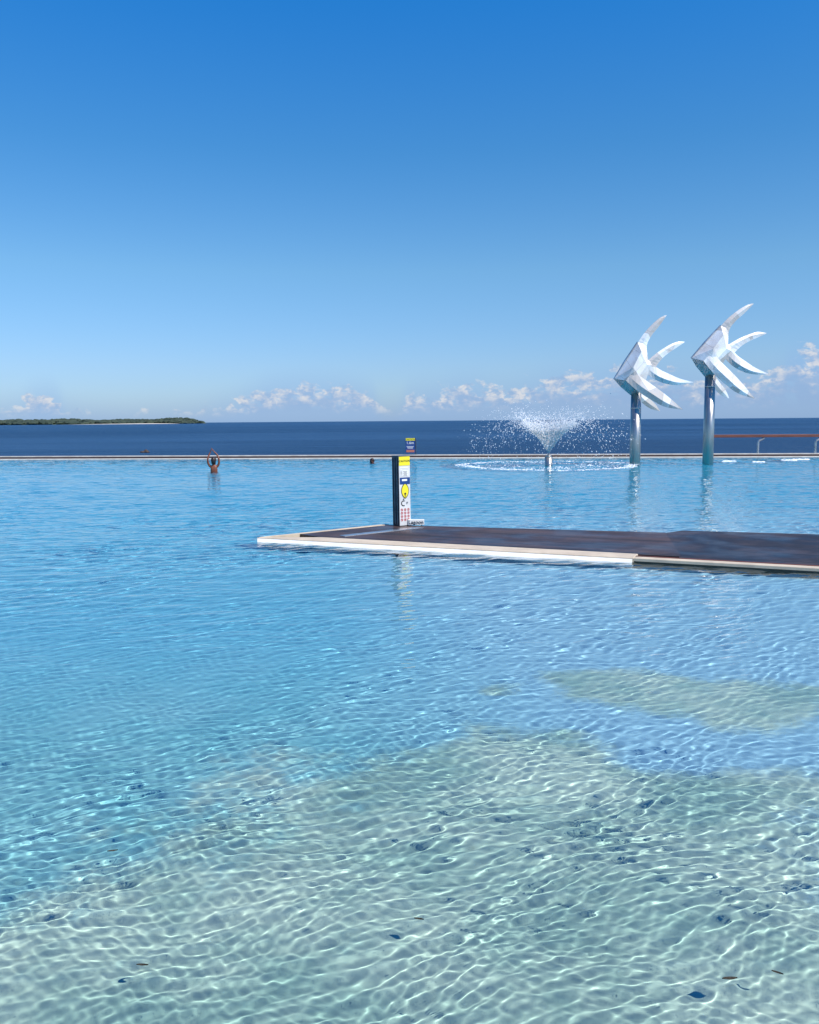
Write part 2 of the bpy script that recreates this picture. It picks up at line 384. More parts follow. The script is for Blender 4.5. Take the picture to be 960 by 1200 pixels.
Bz = SEA_Z - .3 + (2.4 * np.sin(np.clip(bu * 1.3, 0, 1) * math.pi * .5) * (1 - bu ** 8) + .2) * bv ** .8
beach = sheet('beach', Bx, By, Bz, {}, [beach_m]); tag(beach, kind='structure')
# wood on the headland: one distant mass of crowns
leaf_m = noisy('distant_foliage', (.018, .034, .022), (.045, .062, .036), .03, rough=.9, bump=.6)
bm = bmesh.new()
tmpl = bmesh.new(); bmesh.ops.create_icosphere(tmpl, subdivisions=2, radius=1); TV = [v_.co.copy() for v_ in tmpl.verts]; TF = [[v_.index for v_ in f.verts] for f in tmpl.faces]; tmpl.free()
VV, FF = [], []
def blob(c, s, rough=.25):
    o_ = len(VV)
    for t in TV:
        k = 1 + random.uniform(-rough, rough); VV.append((c[0] + t.x * s[0] * k, c[1] + t.y * s[1] * k, c[2] + t.z * s[2] * k))
    FF.extend([[i + o_ for i in f] for f in TF])
for i in range(2400):
    q = random.random() ** .8; r_ = random.random()
    xx = x0 + (x1 - x0) * q; yy = HD + 25 + 260 * r_ + 60 * math.sin(q * 9)
    end = 1 - max(0, (q - .985) / .015) * .5
    gx = 9 * min(1, (1 - q) / .012) * sm(np.array(r_ * .62 + .05), 0, .5)
    hgt = random.uniform(5, 9) * end * (1 + .35 * math.sin(q * 31) * math.sin(q * 67 + 2))
    if xx > bx0 and yy < HD + 60 * math.sin(q * 9) + 42: yy += 30
    blob((xx, yy, SEA_Z + float(gx) + hgt * .45), (random.uniform(7, 15), random.uniform(7, 14), hgt * .6))
wood = mesh_obj('woodland', VV, FF, leaf_m); tag(wood, 'dark green scrub covering the far headland above its pale beach', None, kind='stuff')

# ------------------------------------------------------------------ timber deck in the pool
def uv_(a, t): return (a[0] + .9162 * t, a[1] - .4006 * t)
A0 = ground(300, 634, 0.0); A0 = (A0.x, A0.y)
B0 = ground(960, 671.5, 0.0)
dl = Vector((B0.x - A0[0], B0.y - A0[1])); dl.normalize(); DIR = (dl.x, dl.y); INN = (-dl.y, dl.x) if dl.x > 0 else (dl.y, -dl.x)
def along(t, o=0.0): return (A0[0] + DIR[0] * t + INN[0] * o, A0[1] + DIR[1] * t + INN[1] * o)
T1 = 6.25; T2 = 17.5; ZT = .065
D1 = ground(452, 614, ZT); G1 = ground(780, 623.6, ZT); G2 = ground(800, 621, ZT); G3 = ground(960, 625.5, ZT)
gd = Vector((G3.x - G2.x, G3.y - G2.y)); G4 = (G3.x + gd.x * 4, G3.y + gd.y * 4)
rz = -math.atan2(DIR[1], DIR[0])
wood_a = timber_mat('weathered_deck_boards', (.085, .047, .040), (.032, .021, .022), rz)
wood_b = timber_mat('dark_deck_boards', (.016, .012, .018), (.009, .008, .013), rz, .45)  # darker, bluer board colour for the right-hand section
deck = empty('timber_deck', (A0[0], A0[1], 0), 'dark timber deck jutting into the lagoon with a pale pointed coping', 'deck')
bm = bmesh.new(); prism(bm, [along(.02), along(T1), along(T1, .40), along(1.05, .40)], -.03, ZT, .012); child('front_coping', bm, cream, deck)
bm = bmesh.new(); sec = [(-.004, ZT - .018), (-.02, ZT - .02), (-.10, -.03), (-.10, -.25), (-.004, -.25)]
ra = [bm.verts.new((*along(.03 - o * .6, o), z)) for o, z in sec]; rb = [bm.verts.new((*along(T1 - .02, o), z)) for o, z in sec]
bm.faces.new(ra); bm.faces.new(rb[::-1])
for k in range(5): bm.faces.new((ra[k], ra[(k + 1) % 5], rb[(k + 1) % 5], rb[k]))
child('white_face', bm, whitepaint, deck)
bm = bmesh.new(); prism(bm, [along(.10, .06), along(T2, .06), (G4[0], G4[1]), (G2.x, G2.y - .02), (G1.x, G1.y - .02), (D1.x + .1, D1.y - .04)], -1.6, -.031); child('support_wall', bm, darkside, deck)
LD = Vector((D1.x - A0[0], D1.y - A0[1])).normalized(); LN = Vector((LD.y, -LD.x))
def lft(s, o): return (A0[0] + LD.x * s + LN.x * o, A0[1] + LD.y * s + LN.y * o)
LL = (Vector((D1.x, D1.y)) - Vector(A0)).length
bm = bmesh.new(); prism(bm, [lft(.03, .02), lft(.8, .11), lft(LL, .11), lft(LL, 0)], -.03, ZT + .002, .01); child('side_coping', bm, cream, deck)
L0 = lft(.8, .193)
bm = bmesh.new(); prism(bm, [along(1.06, .403), along(T1 + .6, .403), (G1.x, G1.y), lft(LL, .113), lft(.8, .113)], -.03, ZT - .006); child('left_boards', bm, wood_a, deck)

bm = bmesh.new(); prism(bm, [along(T1 + .61, .16), along(T2, .16), G4, (G2.x, G2.y), (G1.x + .01, G1.y)], -.03, ZT - .010); child('dark_boards', bm, wood_b, deck)  # right-hand section in the darker board colour
bm = bmesh.new(); prism(bm, [along(T1 + .003, .0), along(T2, 0), along(T2, .157), along(T1 + .003, .157)], ZT - .045, ZT - .002, .008); child('narrow_coping', bm, cream, deck)
bm = bmesh.new(); prism(bm, [along(T1 + .003, .163), along(T2, .163), along(T2, .185), along(T1 + .003, .185)], ZT - .03, ZT + .006, .004); child('edge_batten', bm, redwood, deck)
bm = bmesh.new(); prism(bm, [along(T1 + .003, .03), along(T2, .03), along(T2, .055), along(T1 + .003, .055)], -.4, ZT - .047); child('shadow_fascia', bm, darkside, deck)  # dark strip painting in the shade under the overhanging coping
p1 = ground(398, 627.5, ZT); p2 = ground(490, 617.5, ZT)
dd = Vector((p2.x - p1.x, p2.y - p1.y)).normalized(); nn = Vector((dd.y, -dd.x))
bm = bmesh.new(); prism(bm, [(p1.x, p1.y), (p1.x + nn.x * .16, p1.y + nn.y * .16), (p2.x + nn.x * .16, p2.y + nn.y * .16), (p2.x, p2.y)], ZT - .03, ZT + .006, .003); child('trim_strip', bm, steel, deck)  # pale steel trim strip across the boards

# ------------------------------------------------------------------ text as mesh
def text_mesh(name, s, size, m_, par, M, depth=.0015):
    cu = bpy.data.curves.new(name, 'FONT'); cu.body = s; cu.size = size; cu.align_x = 'CENTER'; cu.align_y = 'CENTER'; cu.extrude = depth
    t = bpy.data.objects.new(name, cu); C.objects.link(t)
    bpy.context.view_layer.update()
    me = bpy.data.meshes.new_from_object(t.evaluated_get(bpy.context.evaluated_depsgraph_get()))
    C.objects.unlink(t); bpy.data.objects.remove(t)
    me.materials.clear(); me.materials.append(m_)
    o = bpy.data.objects.new(name, me); C.objects.link(o); o.parent = par; o.matrix_local = M
    return o
yellow = mat('sign_yellow', (.85, .72, .03), .45); white = mat('sign_white', (.80, .80, .78), .45); navy = mat('sign_navy', (.012, .05, .20), .4)
black = mat('ink_black', (.015, .015, .018), .5); red = mat('sign_red', (.55, .03, .03), .45); alu = noisy('aluminium_panel', (.74, .73, .71), (.60, .59, .58), 4, rough=.45, metal=.15, bump=.04)
grey_alu = noisy('grey_aluminium', (.10, .115, .14), (.06, .07, .09), 6, rough=.4, metal=.6, bump=.05)

# pillar of signs standing on the deck
pb = ground(471, 616, ZT)
PH = 1.285
pil = empty('sign_pillar', (pb.x, pb.y + .1, ZT), 'square metal pillar with yellow caution panel and safety stickers on the deck corner', 'sign pillar')
PR = R(31)                         # front face turned to the right
pil.rotation_euler = (0, R(-.6), PR)
S = .245
def face_box(bm, x, z, w_, h_, t0, t1):   # on the front (-Y) face
    box(bm, (x, -S / 2 - (t0 + t1) / 2, z), (w_, t1 - t0, h_))
def pchild(name, bm, m_): return bm_obj(name, bm, m_, pil)
bm = bmesh.new(); box(bm, (0, 0, PH / 2), (S, S, PH), 0, .008); pchild('post', bm, grey_alu)
bm = bmesh.new()
for y_ in (-.085, 0, .085): box(bm, (-S / 2 - .006, y_, PH / 2), (.012, .018, PH - .04), 0, .003)
pchild('side_ribs', bm, grey_alu)
bm = bmesh.new(); face_box(bm, 0, PH / 2 - .0, S - .01, PH - .015, .001, .006); pchild('front_panel', bm, alu)
bm = bmesh.new(); box(bm, (0, 0, PH + .006), (S + .02, S + .02, .012), 0, .004); pchild('top_cap', bm, grey_alu)
bm = bmesh.new(); face_box(bm, 0, PH - .085, S - .014, .165, .007, .010); yl = pchild('caution_panel', bm, yellow)
def ptext(s, size, x, z, m_, par=None):
    M = Matrix.Translation((x, -S / 2 - .012, z)) @ Matrix.Rotation(R(90), 4, 'X')
    return text_mesh('lettering', s, size, m_, par or pil, M)
ptext('CAUTION', .052, 0, PH - .085, black, yl)
bm = bmesh.new()
for z_, w_ in ((-.205, .16),): face_box(bm, -.01, PH + z_, w_, .028, .007, .009)
face_box(bm, -.07, PH - .30, .045, .12, .007, .009); face_box(bm, .02, PH - .315, .12, .11, .007, .009)
wp = pchild('notice_panel', bm, white)
bm = bmesh.new()
for k in range(5): face_box(bm, .015, PH - .275 - k * .02, .09 - (k % 2) * .02, .006, .010, .0115)
for k in range(4): face_box(bm, -.07, PH - .265 - k * .024, .03, .008, .010, .0115)
bm_obj('small_print', bm, black, wp)
bm = bmesh.new(); face_box(bm, .005, PH - .45, S - .03, .125, .007, .010); nvp = pchild('blue_panel', bm, navy)
bm = bmesh.new(); face_box(bm, -.005, PH - .435, .11, .035, .011, .0125); bm_obj('white_bar', bm, white, nvp)
# yellow lozenge with a figure
bm = bmesh.new(); cz = PH - .635; n = 28
def lens(rx, rz_, y0, y1):
    fr, bk = [], []
    for k in range(n):
        a = 2 * math.pi * k / n; cx_ = math.cos(a); sx_ = math.sin(a)
        x_ = rx * cx_ * (abs(cx_) ** .15 if cx_ else 0) * (1 - .25 * abs(sx_) ** 3); z_ = rz_ * sx_
        fr.append(bm.verts.new((x_ + .005, y1, cz + z_))); bk.append(bm.verts.new((x_ + .005, y0, cz + z_)))
    bm.faces.new(fr); bm.faces.new(bk[::-1])
    for k in range(n): bm.faces.new((fr[k], fr[(k + 1) % n], bk[(k + 1) % n], bk[k]))
lens(.082, .145, -S / 2 - .006, -S / 2 - .009); ring = pchild('warning_border', bm, black)
bm = bmesh.new(); lens(.070, .125, -S / 2 - .0095, -S / 2 - .012); loz = bm_obj('warning_lozenge', bm, yellow, ring)
bm = bmesh.new(); bmesh.ops.create_circle(bm, cap_ends=True, segments=16, radius=.022, matrix=Matrix.Translation((.005, -S / 2 - .0135, cz - .055)) @ Matrix.Rotation(R(90), 4, 'X'))
bm.faces.new([bm.verts.new(q) for q in ((-.012, -S / 2 - .0135, cz - .085), (.022, -S / 2 - .0135, cz - .085), (.005, -S / 2 - .0135, cz - .115))])
bm_obj('warning_symbol', bm, black, loz)
def ringmesh(bm, x, z, r0, r1, y, a0=0, a1=2 * math.pi, seg=20, slash=False):
    V0 = [];
    for k in range(seg + 1):
        a = a0 + (a1 - a0) * k / seg
        V0.append((bm.verts.new((x + r0 * math.cos(a), y, z + r0 * math.sin(a))), bm.verts.new((x + r1 * math.cos(a), y, z + r1 * math.sin(a)))))
    for P_, Q_ in zip(V0, V0[1:]): bm.faces.new((P_[0], P_[1], Q_[1], Q_[0]))
    if slash:
        c, s_ = math.cos(R(45)), math.sin(R(45)); hw = (r1 - r0) / 2
        bm.faces.new([bm.verts.new((x + i * c * r0 - j * s_ * hw, y - .0004, z - i * s_ * r0 - j * c * hw)) for i, j in ((-1, -1), (1, -1), (1, 1), (-1, 1))])
bm = bmesh.new(); yy = -S / 2 - .0085
ringmesh(bm, -.03, PH - .865, .036, .055, yy, R(60), R(300))
bm.faces.new([bm.verts.new((-.03 + a, yy, PH - .80 + b)) for a, b in ((-.02, 0), (.02, 0), (0, .03))])
pchild('swim_symbol', bm, black)
ptext('P', .06, .045, PH - .865, grey_alu)
bm = bmesh.new(); bk_ = bmesh.new()
for r_ in range(4):
    for c_ in range(3):
        x_ = -.07 + c_ * .07; z_ = PH - .985 - r_ * .062
        ringmesh(bm, x_, z_, .018, .025, yy, slash=True)
        box(bk_, (x_ + .002, -S / 2 - .0072, z_), (.010, .001, .024), 0)
pchild('prohibition_rings', bm, red); pchild('prohibition_symbols', bk_, black)
bm = bmesh.new(); face_box(bm, .0, PH - .20 + .0, .0005, .0005, .006, .0065); bm.free()
# small name plate at its foot
npb = ground(484, 615.6, ZT)
plate = empty('name_plate', (npb.x + .06, npb.y - .02, ZT), 'low cream name plate reading Lagoon at the foot of the sign pillar', 'name plate')
bm = bmesh.new(); box(bm, (0, 0, .062), (.30, .05, .105), 0, .006); bm_obj('board', bm, whitepaint, plate)
for q in (-.1, .1):
    bm = bmesh.new(); box(bm, (q, .02, .004), (.03, .09, .009), 0, .002); bm_obj('foot', bm, grey_alu, plate)
text_mesh("lettering", "Lagoon", .095, black, plate, Matrix.Translation((0, -.028, .062)) @ Matrix.Rotation(R(90), 4, 'X') @ Matrix.Diagonal((1, 1, 1, 1)), .003)

# far depth sign on the overflow wall
fs = at(481.5, 536, 46.3)
fsn = empty('depth_sign', (fs.x, fs.y, .175), 'small dark sign with a yellow header on the far overflow wall behind the pillar', 'sign')
bm = bmesh.new(); box(bm, (0, 0, .50), (.56, .025, .80), 0, .006); bm_obj('board', bm, navy, fsn)
bm = bmesh.new(); box(bm, (.275, 0, .44), (.05, .06, .92), 0, .01); bm_obj('post', bm, grey_alu, fsn)
bm = bmesh.new(); box(bm, (-.02, -.018, .83), (.50, .008, .13), 0, .002); h_ = bm_obj('header', bm, yellow, fsn)
text_mesh('lettering', 'CAUTION', .11, black, h_, Matrix.Translation((-.02, -.025, .83)) @ Matrix.Rotation(R(90), 4, 'X'))
text_mesh('lettering', '1.6m', .21, white, fsn, Matrix.Translation((-.03, -.018, .64)) @ Matrix.Rotation(R(90), 4, 'X'))
bm = bmesh.new()
for k in range(3): box(bm, (-.03, -.016, .45 - k * .05), (.40 - .06 * k, .006, .018))
bm_obj('small_print', bm, white, fsn)
bm = bmesh.new(); box(bm, (-.02, -.016, .20), (.44, .006, .13)); bm_obj('red_panel', bm, mat('faded_red', (.40, .14, .10), .5), fsn)

# ------------------------------------------------------------------ fish sculptures
fishsteel = mat('fish_steel', (.7, .7, .7), .42, .15); g = G(fishsteel.node_tree); p = fishsteel.node_tree.nodes['Principled BSDF']
oc = g.n('ShaderNodeTexCoord').outputs['Object']
f1 = g.ss(g.noise(oc, .9, 5, .6, .4), .38, .66)
c = g.mixc(f1, (.92, .90, .87, 1), (.66, .60, .56, 1))
vo = g.n('ShaderNodeTexVoronoi', feature='DISTANCE_TO_EDGE'); g.put(vo.inputs['Vector'], oc); vo.inputs['Scale'].default_value = 1.1
c = g.mixc(g.ss(vo.outputs['Distance'], .004, .02, .45, 0), c, (.34, .31, .29, 1))
vc = g.n('ShaderNodeTexVoronoi'); g.put(vc.inputs['Vector'], oc); vc.inputs['Scale'].default_value = 1.1
sv_ = g.n('ShaderNodeSeparateColor'); g.put(sv_.inputs[0], vc.outputs['Color'])
c = g.mixc(g.ss(sv_.outputs[0], .6, .9, 0, .6), c, (.40, .33, .28, 1))
br = g.n('ShaderNodeTexBrick'); g.put(br.inputs['Vector'], g.mapping(g.n('ShaderNodeTexCoord').outputs['Object'], (1, 1, 1), R(0))); 
br.inputs['Scale'].default_value = 2.2; br.inputs['Mortar Size'].default_value = .008
c = g.mixc(g.ss(g.noise(oc, 14, 3), .55, .75, 0, .35), c, (.45, .42, .40, 1))
g.put(p.inputs['Base Color'], c); g.put(p.inputs['Roughness'], g.ss(f1, 0, 1, .36, .55))
g.put(p.inputs['Normal'], g.bump(g.noise(oc, 5, 4), .12, .04))
KF = .0385 / 9.6
def fishpt(cx_, cy_, y=0.0): return Vector(((cx_ - 330) * KF, y, (935 - cy_) * KF))   # origin: pole top
def resample(P, n):
    P = [Vector(q) for q in P]; L_ = [0]
    for a, b in zip(P, P[1:]): L_.append(L_[-1] + (b - a).length)
    out = []
    for k in range(n):
        t = L_[-1] * k / (n - 1); i = max(j for j in range(len(L_)) if L_[j] <= t + 1e-9); i = min(i, len(P) - 2)
        q = (t - L_[i]) / (L_[i + 1] - L_[i]); 
        p0 = P[max(i - 1, 0)]; p3 = P[min(i + 2, len(P) - 1)]; p1_, p2_ = P[i], P[i + 1]
        out.append(.5 * ((2 * p1_) + (p2_ - p0) * q + (2 * p0 - 5 * p1_ + 4 * p2_ - p3) * q * q + (3 * p1_ - p0 - 3 * p2_ + p3) * q ** 3))
    return out
def fin(name, up, lo, y0, y1, tk, par, M, crease=.5):
    n = 14; U = resample(up, n); Lw = resample(lo, n); bm = bmesh.new(); rows = []
    for i, (a, b) in enumerate(zip(U, Lw)):
        q = i / (n - 1); yb = y0 + (y1 - y0) * q; w_ = (a - b).length * KF
        th = max(tk * w_ * min(1, .15 + q * 3.5), .012)
        pa = fishpt(a.x, a.y, yb); pb_ = fishpt(b.x, b.y, yb)
        mid = pa.lerp(pb_, crease)
        rows.append([bm.verts.new(M @ q_) for q_ in (pa + Vector((0, -.012, 0)), mid + Vector((0, -th, 0)), pb_ + Vector((0, -.012, 0)), pb_ + Vector((0, .012, 0)), mid + Vector((0, th, 0)), pa + Vector((0, .012, 0)))])
    for A, B in zip(rows, rows[1:]):
        for k in range(6): bm.faces.new((A[k], A[(k + 1) % 6], B[(k + 1) % 6], B[k]))
    bm.faces.new(rows[0]); bm.faces.new(rows[-1][::-1])
    bmesh.ops.remove_doubles(bm, verts=bm.verts, dist=.002)
    return bm_obj(name, bm, fishsteel, par)
def fish_sculpture(pxc, base_py, top_py, tilt, label):
    b = ground(pxc, base_py, 0); b.z = 0
    t = empty('fish_sculpture', (b.x, b.y, 0), label, 'sculpture', 'woven steel fish sculptures on poles')
    ztop = at(pxc, top_py, b.y).z
    bm = bmesh.new(); bmesh.ops.create_cone(bm, cap_ends=True, segments=40, radius1=.24, radius2=.225, depth=ztop + 1.5 + .10, matrix=Matrix.Translation((0, 0, (ztop - 1.5 + .10) / 2)))
    o = bm_obj('pole', bm, pole_steel, t, True); o.cycles.is_caustics_receiver = True
    bm = bmesh.new()
    for z_ in ([ztop - .42] if tilt else [ztop - .6]): bmesh.ops.create_cone(bm, cap_ends=True, segments=40, radius1=.236, radius2=.236, depth=.03, matrix=Matrix.Translation((0, 0, z_)))
    bm_obj('pole_band', bm, steel, t)
    M = Matrix.Translation((0, 0, ztop)) @ Matrix.Rotation(R(tilt), 4, 'Y')
    def F_(a, b_, y=0.0): return M @ fishpt(a, b_, y)
    # folded body shell
    bm = bmesh.new()
    P = dict(N=(80, 760, 0), A=(335, 362, 0), A2=(395, 380, -.05), D=(430, 430, -.08), E=(445, 552, -.12), Fr=(540, 625, -.06), Gq=(450, 700, -.16), H=(418, 800, -.12),
             M1=(352, 470, -.40), M2=(262, 640, -.48), M3=(420, 610, -.34), L=(190, 782, -.34), K=(285, 872, -.40), Q=(335, 925, -.30), I=(330, 740, -.44))
    V = {k: bm.verts.new(F_(*q)) for k, q in P.items()}
    for f in ('N A M1', 'N M1 M2', 'N M2 L', 'A A2 M1', 'A2 D M1', 'D E M1', 'E M3 M1', 'M1 M3 M2', 'E Fr M3', 'Fr Gq M3', 'Gq H I', 'Gq I M3', 'M3 I M2', 'M2 I K', 'M2 K L', 'I H Q', 'I Q K'):
        bm.faces.new([V[x] for x in f.split()])
    VB = {k: bm.verts.new(F_(q[0], q[1], -q[2])) for k, q in P.items() if k not in ('N', 'A')}
    VB['N'] = V['N']; VB['A'] = V['A']
    for f in ('N A M1', 'N M1 M2', 'N M2 L', 'A A2 M1', 'A2 D M1', 'D E M1', 'E M3 M1', 'M1 M3 M2', 'E Fr M3', 'Fr Gq M3', 'Gq H I', 'Gq I M3', 'M3 I M2', 'M2 I K', 'M2 K L', 'I H Q', 'I Q K'):
        bm.faces.new([VB[x] for x in f.split()][::-1])
    ring_ = ['A', 'A2', 'D', 'E', 'Fr', 'Gq', 'H', 'Q']
    for a, b_ in zip(ring_, ring_[1:]):
        q = [V[a], V[b_], VB[b_], VB[a]]; q = list(dict.fromkeys(q)); bm.faces.new(q)
    bm_obj('body', bm, fishsteel, t)
    # dark keel closing the underside, dropping lower than the side shell
    bm = bmesh.new()
    fr_ = [F_(82, 762, -.02), F_(190, 784, -.33), F_(283, 874, -.39), F_(338, 930, -.30)]
    md = [F_(80, 764, 0), F_(150, 845, -.02), F_(262, 938, -.02), F_(345, 960, 0)]
    bk = [F_(82, 762, .02), F_(190, 784, .33), F_(283, 874, .39), F_(338, 930, .30)]
    rr = [[bm.verts.new(q) for q in row] for row in (fr_, md, bk)]
    for r0, r1 in zip(rr, rr[1:]):
        for k in range(3): bm.faces.new((r0[k], r0[k + 1], r1[k + 1], r1[k]))
    bm_obj('keel', bm, steel, t)
    # raised front rim
    bm = bmesh.new(); tube(bm, [F_(78, 762, 0), F_(200, 562, -.0), F_(333, 358, 0)], [.03, .045, .03], 8); bm_obj('front_rim', bm, steel, t)
    fin('dorsal_fin', [(332, 372), (400, 268), (500, 160), (590, 88), (650, 66)], [(436, 470), (440, 380), (490, 285), (560, 200), (652, 70)], 0, .05, .20, t, M, .45)
    fin('upper_tail_fin', [(430, 575), (560, 470), (700, 386), (780, 360), (862, 356)], [(530, 640), (580, 570), (655, 498), (765, 425), (862, 362)], -.10, .10, .20, t, M, .35)
    fin('lower_tail_fin', [(480, 580), (560, 655), (680, 715), (790, 765), (935, 803)], [(425, 700), (530, 775), (650, 822), (780, 835), (937, 808)], -.14, -.30, .18, t, M, .62)
    fin('side_fin', [(270, 672), (380, 768), (510, 862), (640, 965), (792, 1100)], [(188, 784), (290, 880), (430, 978), (600, 1072), (794, 1106)], -.40, -.72, .16, t, M, .6)
    fin('side_fin', [(300, 780), (390, 860), (490, 950), (590, 1030), (655, 1112)], [(300, 870), (375, 950), (450, 1030), (550, 1092), (657, 1118)], .46, .80, .16, t, M, .55)
    for c_ in t.children: c_.cycles.is_caustics_receiver = True
    return t
fish_sculpture(744, 543.5, 462.5, 0, 'silver steel fish on a pole nearer the fountain, its nose lower and body upright')
fish_sculpture(829.5, 542.5, 442.0, 9.5, 'silver steel fish on a taller pole beside the red handrail, tipped further forward')

# ------------------------------------------------------------------ handrail at the right
ry = 46.6
r0 = at(820, 510.5, ry); r1 = at(960, 510.5, ry)
x_0, x_1 = at(817, 510, ry).x, 34.0
rail = empty('handrail', (x_0, ry, .175), 'red timber handrail on bent metal posts along the far pool edge', 'handrail')
def ry_(x): return far_y(x) + .68
zr = at(900, 510.8, ry_(19)).z - .175
def rl(x, dy=0.0, z=0.0): return (x - x_0, ry_(x) + dy - ry, z)
bm = bmesh.new(); h0, h1 = zr - .08, zr + .08
P0, P1 = rl(x_0), rl(x_1)
cen = ((P0[0] + P1[0]) / 2, (P0[1] + P1[1]) / 2, zr); box(bm, cen, (math.hypot(P1[0] - P0[0], P1[1] - P0[1]), .12, .15), ang, .015)
bm_obj('rail', bm, redwood, rail)
xs = [at(889, 530, ry_(19)).x]; sp_ = at(956.5, 530, ry_(22)).x - xs[0]
xs = [xs[0] + sp_ * k for k in range(0, 5)]
for x_ in xs:
    bm = bmesh.new(); a = rl(x_)
    tube(bm, [(a[0], a[1], 0), (a[0], a[1], zr * .66), (a[0] + .03, a[1], zr * .72), (a[0] + .30, a[1], zr - .10)], .055, 10)
    po = bm_obj('post', bm, steel, rail, False)
    bm = bmesh.new(); box(bm, (a[0], a[1], .01), (.2, .2, .02)); bm_obj('base_plate', bm, steel, po)

# ------------------------------------------------------------------ fountain
fb = ground(643, 545, 0)
fo = empty('fountain', (fb.x, fb.y, 0), 'low steel nozzle throwing a wide bowl of white spray beside the fish poles', 'fountain')
bm = bmesh.new()
for z0_, z1_, ra, rb in ((-.6, .36, .17, .17), (.36, .44, .17, .10), (.44, .50, .07, .06)):
    bmesh.ops.create_cone(bm, cap_ends=True, segments=28, radius1=ra, radius2=rb, depth=z1_ - z0_, matrix=Matrix.Translation((0, 0, (z0_ + z1_) / 2)))
noz = bm_obj('nozzle', bm, pole_steel, fo, True); noz.cycles.is_caustics_receiver = True
spray_m = mat('water_spray', (.90, .94, .97), .15, spec=.6, Transmission_Weight=.25); spray_m.node_tree.nodes['Principled BSDF'].inputs['IOR'].default_value = 1.33
VV, FF = [], []
OV = [Vector(q) for q in ((1, 0, 0), (-1, 0, 0), (0, 1, 0), (0, -1, 0), (0, 0, 1), (0, 0, -1))]
OF = [(0, 2, 4), (2, 1, 4), (1, 3, 4), (3, 0, 4), (2, 0, 5), (1, 2, 5), (3, 1, 5), (0, 3, 5)]
def drop(p_, vel, r_, stretch):
    z_ = vel.normalized(); x_ = z_.cross(Vector((.3, .7, .2))).normalized(); y_ = z_.cross(x_); o_ = len(VV)
    for q in OV: VV.append(p_ + x_ * q.x * r_ + y_ * q.y * r_ + z_ * q.z * r_ * stretch)
    FF.extend([[i + o_ for i in f] for f in OF])
G_ = 9.81
for i in range(23000):
    a = random.uniform(0, 2 * math.pi); u_ = random.random()
    dense = i < 8000
    T = (.01 + .36 * u_ ** .8) if dense else (.25 + .90 * u_ ** .8)
    jit = 1 + random.gauss(0, .03 if dense else .09)
    vz = 5.55 * jit; vr = 3.15 * (1 + random.gauss(0, .025 if dense else .13))
    if random.random() < .22: vr *= random.uniform(.35, 1)
    zz = .5 + vz * T - .5 * G_ * T * T
    if zz < .02: continue
    rr_ = vr * T
    if not dense:                       # gust carries drops, falling part thins out
        if T > .5 and random.random() < .80: continue
    vel = Vector((vr * math.cos(a), vr * math.sin(a), vz - G_ * T))
    pos = Vector((rr_ * math.cos(a) + random.gauss(0, .008 + .06 * T), rr_ * math.sin(a), zz + random.gauss(0, .05 * T)))
    drop(pos, vel, (.005 + .010 * min(1, T / .3)) * random.uniform(.7, 1.1) if dense else random.choice((.007, .009, .011, .014, .020)), random.uniform(4, 9) if T < .24 else random.uniform(1, 2.4))
nt_ = spray_m.node_tree; df = nt_.nodes.new('ShaderNodeBsdfDiffuse'); tl = nt_.nodes.new('ShaderNodeBsdfTranslucent'); mx = nt_.nodes.new('ShaderNodeMixShader')
for n_ in (df, tl): n_.inputs[0].default_value = (.96, .95, .94, 1)
mx.inputs[0].default_value = .6; nt_.links.new(df.outputs[0], mx.inputs[1]); nt_.links.new(tl.outputs[0], mx.inputs[2]); nt_.links.new(mx.outputs[0], nt_.nodes['Material Output'].inputs['Surface'])
spr = mesh_obj('spray', VV, FF, spray_m, fo); tag(spr, None, kind='stuff')
# foam where the spray lands and dashes of foam along the edge
VV, FF = [], []
foam_m = mat('foam', (.88, .91, .92), .6)
def flake(x_, y_, s, asp=1.0, z0=.004):
    n_ = random.randint(6, 9); o_ = len(VV); ph = random.random() * 6
    VV.append(Vector((x_, y_, z0 + s * .18)))
    for k in range(n_):
        a = ph + 2 * math.pi * k / n_; r_ = s * random.uniform(.55, 1.25)
        VV.append(Vector((x_ + r_ * math.cos(a) * asp, y_ + r_ * math.sin(a), z0 - .02)))
    for k in range(n_): FF.append([o_, o_ + 1 + k, o_ + 1 + (k + 1) % n_])
for i in range(2200):
    a = random.uniform(0, 2 * math.pi)
    r_ = abs(random.gauss(3.75, .13)) if random.random() < .7 else random.uniform(1.2, 3.9)
    r_ *= 1 + .04 * math.sin(3 * a) + .03 * math.sin(7 * a)
    flake(fb.x + r_ * math.cos(a), fb.y + r_ * math.sin(a), random.choice((.015, .02, .03, .045)), random.uniform(1, 2))
for px0, px1, py in ((848, 862, 540.3), (883, 896, 541.2), (916, 934, 539.2), (930, 948, 538.2)):
    for i in range(60):
        q = ground(random.uniform(px0, px1), py + random.gauss(0, .22), 0); flake(q.x, q.y, random.uniform(.03, .09), 2)
foam = mesh_obj('foam', VV, FF, foam_m); tag(foam, 'ring of white foam on the water where the fountain spray lands', None, kind='stuff')

